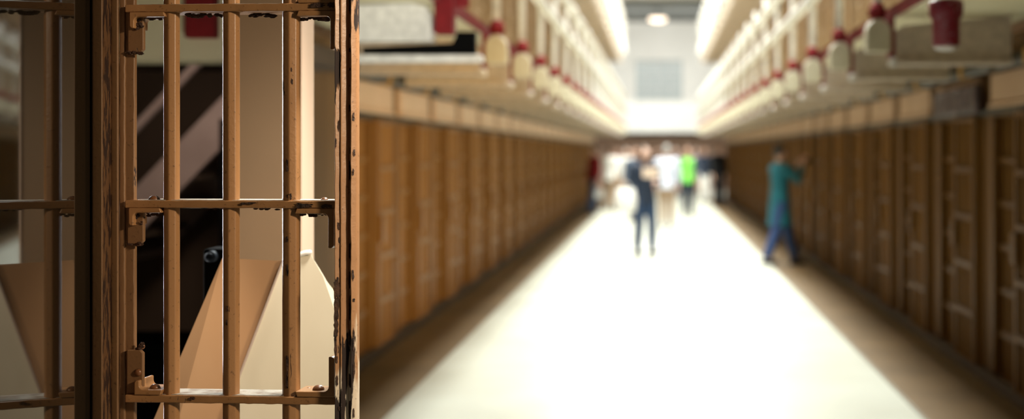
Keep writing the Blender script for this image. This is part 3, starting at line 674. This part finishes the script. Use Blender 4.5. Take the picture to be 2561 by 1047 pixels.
# ================================================================ PEOPLE
def person(label, X, Y, h, yaw, top, legs, hair, skin='skin', pose='stand', coat=None, longhair=False, vox=.010, sleeves=None, tone=None):
    """One figure. Local frame: faces -y, x to its left-hand side as seen from behind; yaw turns it about z."""
    root = thing('person', label, 'person', (X, Y, 0), yaw, 'visitors in the hall')
    q = h
    st = dict(stand=(0.0, 0.0), walk=(.13, -.12), stride=(.17, -.15), lean=(.10, -.02), hold=(.05, -.04))[pose if pose in ('stand', 'walk', 'stride', 'lean', 'hold') else ('stride' if pose == 'photo' else 'walk')]
    hip = {s: Vector((s * .052 * q, 0, .515 * q)) for s in (-1, 1)}
    ank = {s: Vector((s * .055 * q, -(st[0] if s > 0 else st[1]) * q, .045 * q)) for s in (-1, 1)}
    kne = {s: (hip[s] + ank[s]) / 2 + Vector((0, -.02 * q, .012 * q)) for s in (-1, 1)}
    if st[1] < -.05: ank[-1].z += .022 * q
    sh = {s: Vector((s * .112 * q, .004 * q, .805 * q)) for s in (-1, 1)}
    if pose == 'photo':
        elb = {s: Vector((s * .135 * q, -.10 * q, .70 * q)) for s in (-1, 1)}; wri = {s: Vector((s * .05 * q, -.19 * q, .83 * q)) for s in (-1, 1)}
    elif pose == 'hold':
        elb = {1: Vector((.145 * q, .0, .645 * q)), -1: Vector((-.150 * q, .01, .645 * q))}
        wri = {1: Vector((.045 * q, -.15 * q, .670 * q)), -1: Vector((-.165 * q, -.05 * q, .51 * q))}
    else:
        sw = .06 * q if pose in ('walk', 'stride') else .01 * q
        elb = {s: Vector((s * .148 * q, s * sw * .5, .645 * q)) for s in (-1, 1)}; wri = {s: Vector((s * .150 * q, -.03 * q + s * sw, .50 * q)) for s in (-1, 1)}
    # --- body: one continuous surface
    b = MB()
    b.loft([(0, 0, .47 * q, .06 * q, .05 * q), (0, 0, .50 * q, .092 * q, .062 * q), (0, 0, .55 * q, .090 * q, .060 * q), (0, 0, .62 * q, .074 * q, .052 * q), (0, 0, .70 * q, .085 * q, .058 * q),
            (0, 0, .77 * q, .094 * q, .058 * q), (0, .004 * q, .81 * q, .085 * q, .045 * q), (0, .006 * q, .835 * q, .035 * q, .034 * q)], 20)
    b.tube([(0, .006 * q, .81 * q), (0, .002 * q, .88 * q)], .031 * q, 12)
    hc = Vector((0, -.008 * q, .930 * q))
    b.ball(hc, (.044 * q, .054 * q, .066 * q), 18, 12)
    b.ball(hc + Vector((0, -.022 * q, -.036 * q)), (.028 * q, .028 * q, .026 * q))               # jaw
    b.tube([hc + Vector((0, -.050 * q, .008 * q)), hc + Vector((0, -.063 * q, -.012 * q))], [.006 * q, .0095 * q], 8)  # nose
    for s in (-1, 1):
        b.ball(hc + Vector((s * .045 * q, .006 * q, -.004 * q)), (.006 * q, .011 * q, .018 * q), 8, 6)
        b.tube([sh[s] * .0 + Vector((s * .07 * q, .004 * q, .808 * q)), sh[s], elb[s], wri[s]], [.034 * q, .032 * q, .025 * q, .0165 * q], 12)
        b.tube([hip[s], (hip[s] + kne[s]) / 2, kne[s], kne[s] * .62 + ank[s] * .38, ank[s]], [.054 * q, .049 * q, .034 * q, .036 * q, .022 * q], 12)
        b.tube([ank[s] + Vector((0, .018 * q, -.026 * q)), ank[s] + Vector((0, -.045 * q, -.030 * q)), ank[s] + Vector((0, -.088 * q, -.034 * q))], [.021 * q, .021 * q, .013 * q], 10)
        # hand: palm, four fingers of unequal length, thumb from the side
        d = (wri[s] - elb[s]).normalized(); side = Vector((0, -1, 0)) if abs(d.z) > .6 else Vector((-s, 0, 0)).cross(d).cross(d) * -1
        side = (side - d * side.dot(d)).normalized(); nr = d.cross(side)
        pal = wri[s] + d * .045 * q
        b.tube([wri[s], pal], [.016 * q, .019 * q], 10, ry=1.0)
        for k, (off, ln) in enumerate(((-.015, .040), (-.005, .046), (.005, .043), (.014, .033))):
            r0 = pal + side * off * q; r1 = r0 + d * ln * .55 * q + nr * .006 * q * s; r2 = r1 + d * ln * .45 * q + nr * .014 * q * s
            b.tube([r0, r1, r2], [.0062 * q, .0058 * q, .0050 * q], 6)
        t0 = wri[s] + d * .018 * q - side * .014 * q
        b.tube([t0, t0 - side * .018 * q + d * .014 * q, t0 - side * .022 * q + d * .034 * q], [.0075 * q, .0065 * q, .0055 * q], 6)
    body = b.build('body', M[skin], root, remesh=vox * .85)
    for s in (-1, 1): MB().ball(hc + Vector((s * .017 * q, -.0475 * q, .004 * q)), (.0065 * q, .004 * q, .004 * q), 8, 6).build('eye', M['eye'], root, smooth=True)
    MB().ball(hc + Vector((0, -.0500 * q, -.033 * q)), (.013 * q, .005 * q, .004 * q), 8, 6).build('mouth', M['lip'], root, smooth=True)
    # --- hair
    hm = MB(); hm.ball(hc + Vector((0, .012 * q, .014 * q)), (.049 * q, .056 * q, .062 * q), 18, 12)
    if longhair:
        hm.tube([hc + Vector((0, .035 * q, .0)), hc + Vector((0, .040 * q, -.07 * q)), hc + Vector((0, .040 * q, -.13 * q))], [.044 * q, .046 * q, .03 * q], 14)
        for s in (-1, 1): hm.tube([hc + Vector((s * .043 * q, .0, .02 * q)), hc + Vector((s * .046 * q, .01 * q, -.09 * q))], [.014 * q, .016 * q], 8)
    hm.build('hair', M[hair], root, remesh=vox)
    # --- trousers
    t = MB(); t.loft([(0, 0, .47 * q, .085 * q, .066 * q), (0, 0, .50 * q, .103 * q, .072 * q), (0, 0, .55 * q, .100 * q, .069 * q), (0, 0, .595 * q, .088 * q, .064 * q)], 20)
    for s in (-1, 1):
        t.tube([hip[s], (hip[s] + kne[s]) / 2, kne[s], (kne[s] + ank[s]) / 2, ank[s] + Vector((0, 0, .004 * q))], [.062 * q, .056 * q, .045 * q, .043 * q, .036 * q], 14, dome=False)
    t.build('trousers', M[legs], root, remesh=vox)
    # --- shoes
    for s in (-1, 1):
        a0 = ank[s]
        m = MB().tube([a0 + Vector((0, .02 * q, -.022 * q)), a0 + Vector((0, -.03 * q, -.022 * q)), a0 + Vector((0, -.075 * q, -.028 * q)), a0 + Vector((0, -.095 * q, -.031 * q))], [.026 * q, .027 * q, .023 * q, .017 * q], 12)
        m.box(a0 + Vector((-.024 * q, .042 * q, -.045 * q)), a0 + Vector((.024 * q, -.10 * q, -.034 * q)))
        m.build('shoe', M['shoe'], root, remesh=vox)
    # --- top / coat with sleeves
    u = MB()
    hem = {None: .50, 'jacket': .46, 'coat': .33, 'vest': .47}[coat]
    fl = .02 if coat == 'coat' else 0
    u.loft([(0, 0, hem * q, (.108 + fl) * q, (.076 + fl) * q), (0, 0, (hem + .03) * q, (.108 + fl * .8) * q, (.076 + fl * .8) * q), (0, 0, .56 * q, .104 * q, .074 * q), (0, 0, .63 * q, .090 * q, .066 * q), (0, 0, .70 * q, .098 * q, .071 * q),
            (0, 0, .77 * q, .106 * q, .070 * q), (0, .004 * q, .812 * q, .098 * q, .056 * q), (0, .006 * q, .836 * q, .046 * q, .044 * q), (0, .006 * q, .85 * q, .038 * q, .038 * q)], 22)
    if coat != 'vest':
        for s in (-1, 1):
            w2 = elb[s] * .18 + wri[s] * .82
            u.tube([Vector((s * .07 * q, .004 * q, .806 * q)), sh[s], elb[s], w2], [.044 * q, .043 * q, .035 * q, .028 * q], 14, dome=False)
    u.build('coat' if coat == 'coat' else ('vest' if coat == 'vest' else 'top'), M[top], root, remesh=vox)
    if sleeves:
        v = MB()
        for s in (-1, 1):
            w2 = elb[s] * .18 + wri[s] * .82
            v.tube([Vector((s * .08 * q, .004 * q, .800 * q)), sh[s] - Vector((0, 0, .004 * q)), elb[s], w2], [.038 * q, .039 * q, .033 * q, .027 * q], 14, dome=False)
        v.build('sleeves', M[sleeves], root, remesh=vox)
    return root
def at(px, Z): return PX(px, Z), Z
FRONT = 0.0; BACK = math.pi
# main visitors
zA = F * HC / (634 - CY)
pA = person('person in a dark navy jacket walking mid-hall with a white carrier bag', *at(1612, zA), 1.64, .45, 'navy', 'jeans', 'hair_b', pose='hold', coat='jacket', longhair=True, skin='skin_b', vox=.009)
zG = F * HC / (664 - CY)
person('person in a long teal coat and blue jeans raising a camera at the right cells', *at(1950, zG), 1.66, math.radians(112), 'teal', 'blue_jeans', 'hair_d', pose='photo', coat='coat', vox=.009)
zV = F * HC / (538 - CY)
person('person in a bright lime green vest and dark jeans', *at(1720, zV), 1.68, .1, 'green', 'dark_jeans', 'hair_b', coat='vest', sleeves='slate')
zK = F * HC / (516 - CY)
person('person in a long black coat standing by the right cells', *at(1797, zK), 1.76, math.radians(40), 'coal', 'coal', 'hair_d', coat='coat')
person('person in a red top and dark blue jeans by the left cells', *at(1486, 33.0), 1.70, math.radians(-60), 'red', 'jeans', 'hair_d', pose='lean', coat='jacket')
person('person in a white shirt beside the person in red', *at(1524, 35.5), 1.70, BACK - .3, 'white', 'khaki', 'hair_b', coat='jacket')
person('person in a white top behind the group at left', *at(1566, 40.0), 1.66, .4, 'white', 'cream', 'hair_g')
person('person in a pale blue-white shirt right behind the navy jacket', *at(1667, 27.5), 1.70, BACK, 'paleblue', 'khaki', 'hair_g', coat='jacket', skin='skin_b')
person('person in a slate blue jacket behind the left shoulder of the navy jacket', *at(1590, 30.0), 1.66, .2, 'slate', 'grey', 'hair_d', coat='jacket')
person('person in a navy jacket and pale trousers left of the black coat', *at(1764, 41.5), 1.70, -.2, 'navy', 'white', 'hair_d', coat='jacket')
for px, Z, tp, lg, hr, nm in ((1542, 47, 'pink', 'khaki', 'hair_b', 'pink top far off at the left of the crowd'), (1608, 46, 'slate', 'dark_jeans', 'hair_d', 'slate top in the far crowd under the end gallery'),
                          (1642, 49, 'brown', 'dark_jeans', 'hair_b', 'brown jacket in the far crowd under the end gallery'), (1690, 45, 'grey', 'jeans', 'hair_g', 'grey top in the far crowd left of the green vest'),
                          (1742, 47.5, 'grey', 'khaki', 'hair_g', 'grey top and khaki trousers just right of the green vest'), (1580, 50, 'cream', 'khaki', 'hair_b', 'cream top farthest back at the left')):
    person('person in a ' + nm, *at(px, Z), 1.68, random.uniform(-.5, .5), tp, lg, hr, vox=.014)

# things people hold
xA, yA = at(1612, zA)
bg = thing('carrier_bag', 'white carrier bag hanging from the hand of the navy jacket', 'bag', (PX(1566, zA), yA - .34, 0))
bz0, bz1 = PZ(528, zA - .16), PZ(470, zA - .16)
MB().loft([(0, 0, bz0, .14, .05), (0, 0, bz0 + .02, .155, .06), (0, 0, (bz0 + bz1) / 2, .17, .075), (0, 0, bz1 - .03, .14, .05), (0, 0, bz1, .12, .02)], 20).build('bag_body', M['white'], bg, smooth=True)
for dy in (-.015, .015): MB().tube([(-.07, dy, bz1 - .01), (-.05, dy, bz1 + .07), (0, dy, bz1 + .10), (.05, dy, bz1 + .07), (.07, dy, bz1 - .01)], .006, 6).build('handle', M['white'], bg, smooth=True)
mp = thing('folded_map', 'pale pink folded map held in front of the navy jacket', 'map', (PX(1627, zA), yA - .30, PZ(432, zA - .3)), .2)
MB().prism([(-.12, 0, -.07), (0, -.02, -.075), (0, -.02, .075), (-.12, 0, .08)], (0, .004, 0)).build('left_leaf', M['pier_edge'], mp)
MB().prism([(0, -.02, -.075), (.12, 0, -.07), (.12, 0, .08), (0, -.02, .075)], (0, .004, 0)).build('right_leaf', M['pier_edge'], mp)
xg, yg = at(1950, zG)
cd = Vector((math.sin(math.radians(112)), -math.cos(math.radians(112)), 0))
cm = thing('camera', 'small black camera raised by the person in the teal coat', 'camera', (xg + cd.x * .43, yg + cd.y * .43, 1.43), math.radians(112))
MB().box((-.06, -.02, -.04), (.06, .02, .04)).build('camera_body', M['black'], cm, bevel=.008)
MB().tube([(0, -.02, 0), (0, -.06, 0)], .028, 16, dome=False).build('lens', M['iron'], cm)

# ================================================================ LIGHT
def area(name, loc, size, power, col, aim=None, rot=None, spread=math.pi):
    l = bpy.data.lights.new(name, 'AREA'); l.shape = 'RECTANGLE'; l.size, l.size_y = size; l.energy = power; l.color = col; l.spread = spread
    o = bpy.data.objects.new(name, l); C.objects.link(o); o.location = loc
    if aim is not None: o.rotation_euler = (Vector(aim) - Vector(loc)).to_track_quat('-Z', 'Y').to_euler()
    return o
def spot(name, loc, aim, power, col, ang, blend=.6, r=.15):
    l = bpy.data.lights.new(name, 'SPOT'); l.energy = power; l.color = col; l.spot_size = math.radians(ang); l.spot_blend = blend; l.shadow_soft_size = r
    o = bpy.data.objects.new(name, l); C.objects.link(o); o.location = loc
    o.rotation_euler = (Vector(aim) - Vector(loc)).to_track_quat('-Z', 'Y').to_euler(); return o
area('skylight', (.1, 26, 9.2), (1.25, 36), 8400, (.965, 1.0, .935))
area('end_skylight', (0, 46.5, 8.6), (3.0, 3.0), 900, (1.0, 1.0, .97), aim=(0, 52, 3))
area('end_hall_light', (0, 50, 6.6), (6, 3), 450, (1.0, 1.0, .97), aim=(0, 54.5, 3))
spot('door_fill', (2.6, .95, 2.7), (-.72, 2.8, 1.5), 580, (1.0, .81, .58), 27, .9, .2)  # added fill from outside the view at right to light the door
spot('stair_fill', (-1.92, 5.9, 1.98), (-2.7, 7.0, 1.5), 45, (1.0, .84, .74), 80, .8)  # added fill hidden by the pier, lifts the stair out of the dark
spot('lintel_fill', (-1.12, 3.95, 1.35), (-2.0, 5.5, 2.12), 14, (1.0, .93, .80), 55, .8, .05)  # added fill out of sight behind the pier, brightens lintel and red plate
spot('stand_fill', (-.25, 2.95, 2.45), (-1.0, 3.1, .9), 150, (1.0, .92, .80), 60, .9, .15)  # added fill above the view for the tapered stand
area('rim_light', (-2.22, 4.85, 1.3), (.08, 2.3), 45, (.95, .97, 1.0), aim=(-1.0, 2.8, 1.3))  # added strip light hidden by the glass panel, puts glints on the bars
spot('left_wall_fill', (1.9, 3.0, 1.7), (-2.17, 12.5, 1.2), 1400, (1.0, .68, .32), 30, .9, .2)  # added warm fill outside the view, brightens the left cell wall
spot('beam_fill', (.7, 4.2, .9), (-1.55, 7.3, 2.3), 420, (1.0, .98, .88), 26, .8, .2)  # added fill aimed at the white beam end
spot('right_soffit_fill', (-.5, 3.6, .8), (1.32, 12.5, 2.35), 520, (1.0, .96, .82), 13, .9, .2)  # added fill that brightens the underside of the right walkway
spot('panel_fill', (-1.46, 2.82, 2.2), (-1.06, 3.12, .80), 50, (1.0, .84, .68), 27, .7, .06)  # added fill left of the view, brightens the stand's tan panel
spot('pier_fill', (1.25, 2.6, 2.5), (-.95, 3.4, 1.7), 75, (1.0, .88, .76), 34, .8, .15)  # added fill that brightens the right side of the pier

w = bpy.data.worlds.new('world'); bpy.context.scene.world = w; w.use_nodes = True
w.node_tree.nodes['Background'].inputs[0].default_value = (1.0, .82, .62, 1); w.node_tree.nodes['Background'].inputs[1].default_value = .05

# ================================================================ CAMERA
cam = bpy.data.cameras.new('camera_main'); co = bpy.data.objects.new('camera_main', cam); C.objects.link(co)
co.location = (0, 0, HC); co.rotation_euler = (math.pi / 2, 0, 0)
cam.sensor_fit = 'HORIZONTAL'; cam.sensor_width = 36.0; cam.lens = F / 2561 * 36.0
cam.shift_x = -(CX - 1280.5) / 2561; cam.shift_y = -(523.5 - CY) / 2561
cam.clip_start = .05; cam.clip_end = 200
cam.dof.use_dof = True; cam.dof.focus_distance = 2.775; cam.dof.aperture_fstop = 1.75; cam.dof.aperture_blades = 0
S = bpy.context.scene; S.camera = co
S.view_settings.view_transform = 'Standard'; S.view_settings.look = 'None'; S.view_settings.exposure = 0.0; S.view_settings.gamma = 1.0
S.cycles.use_denoising = True
S.cycles.max_bounces = 8; S.cycles.diffuse_bounces = 5; S.cycles.glossy_bounces = 4; S.cycles.sample_clamp_indirect = 8.0
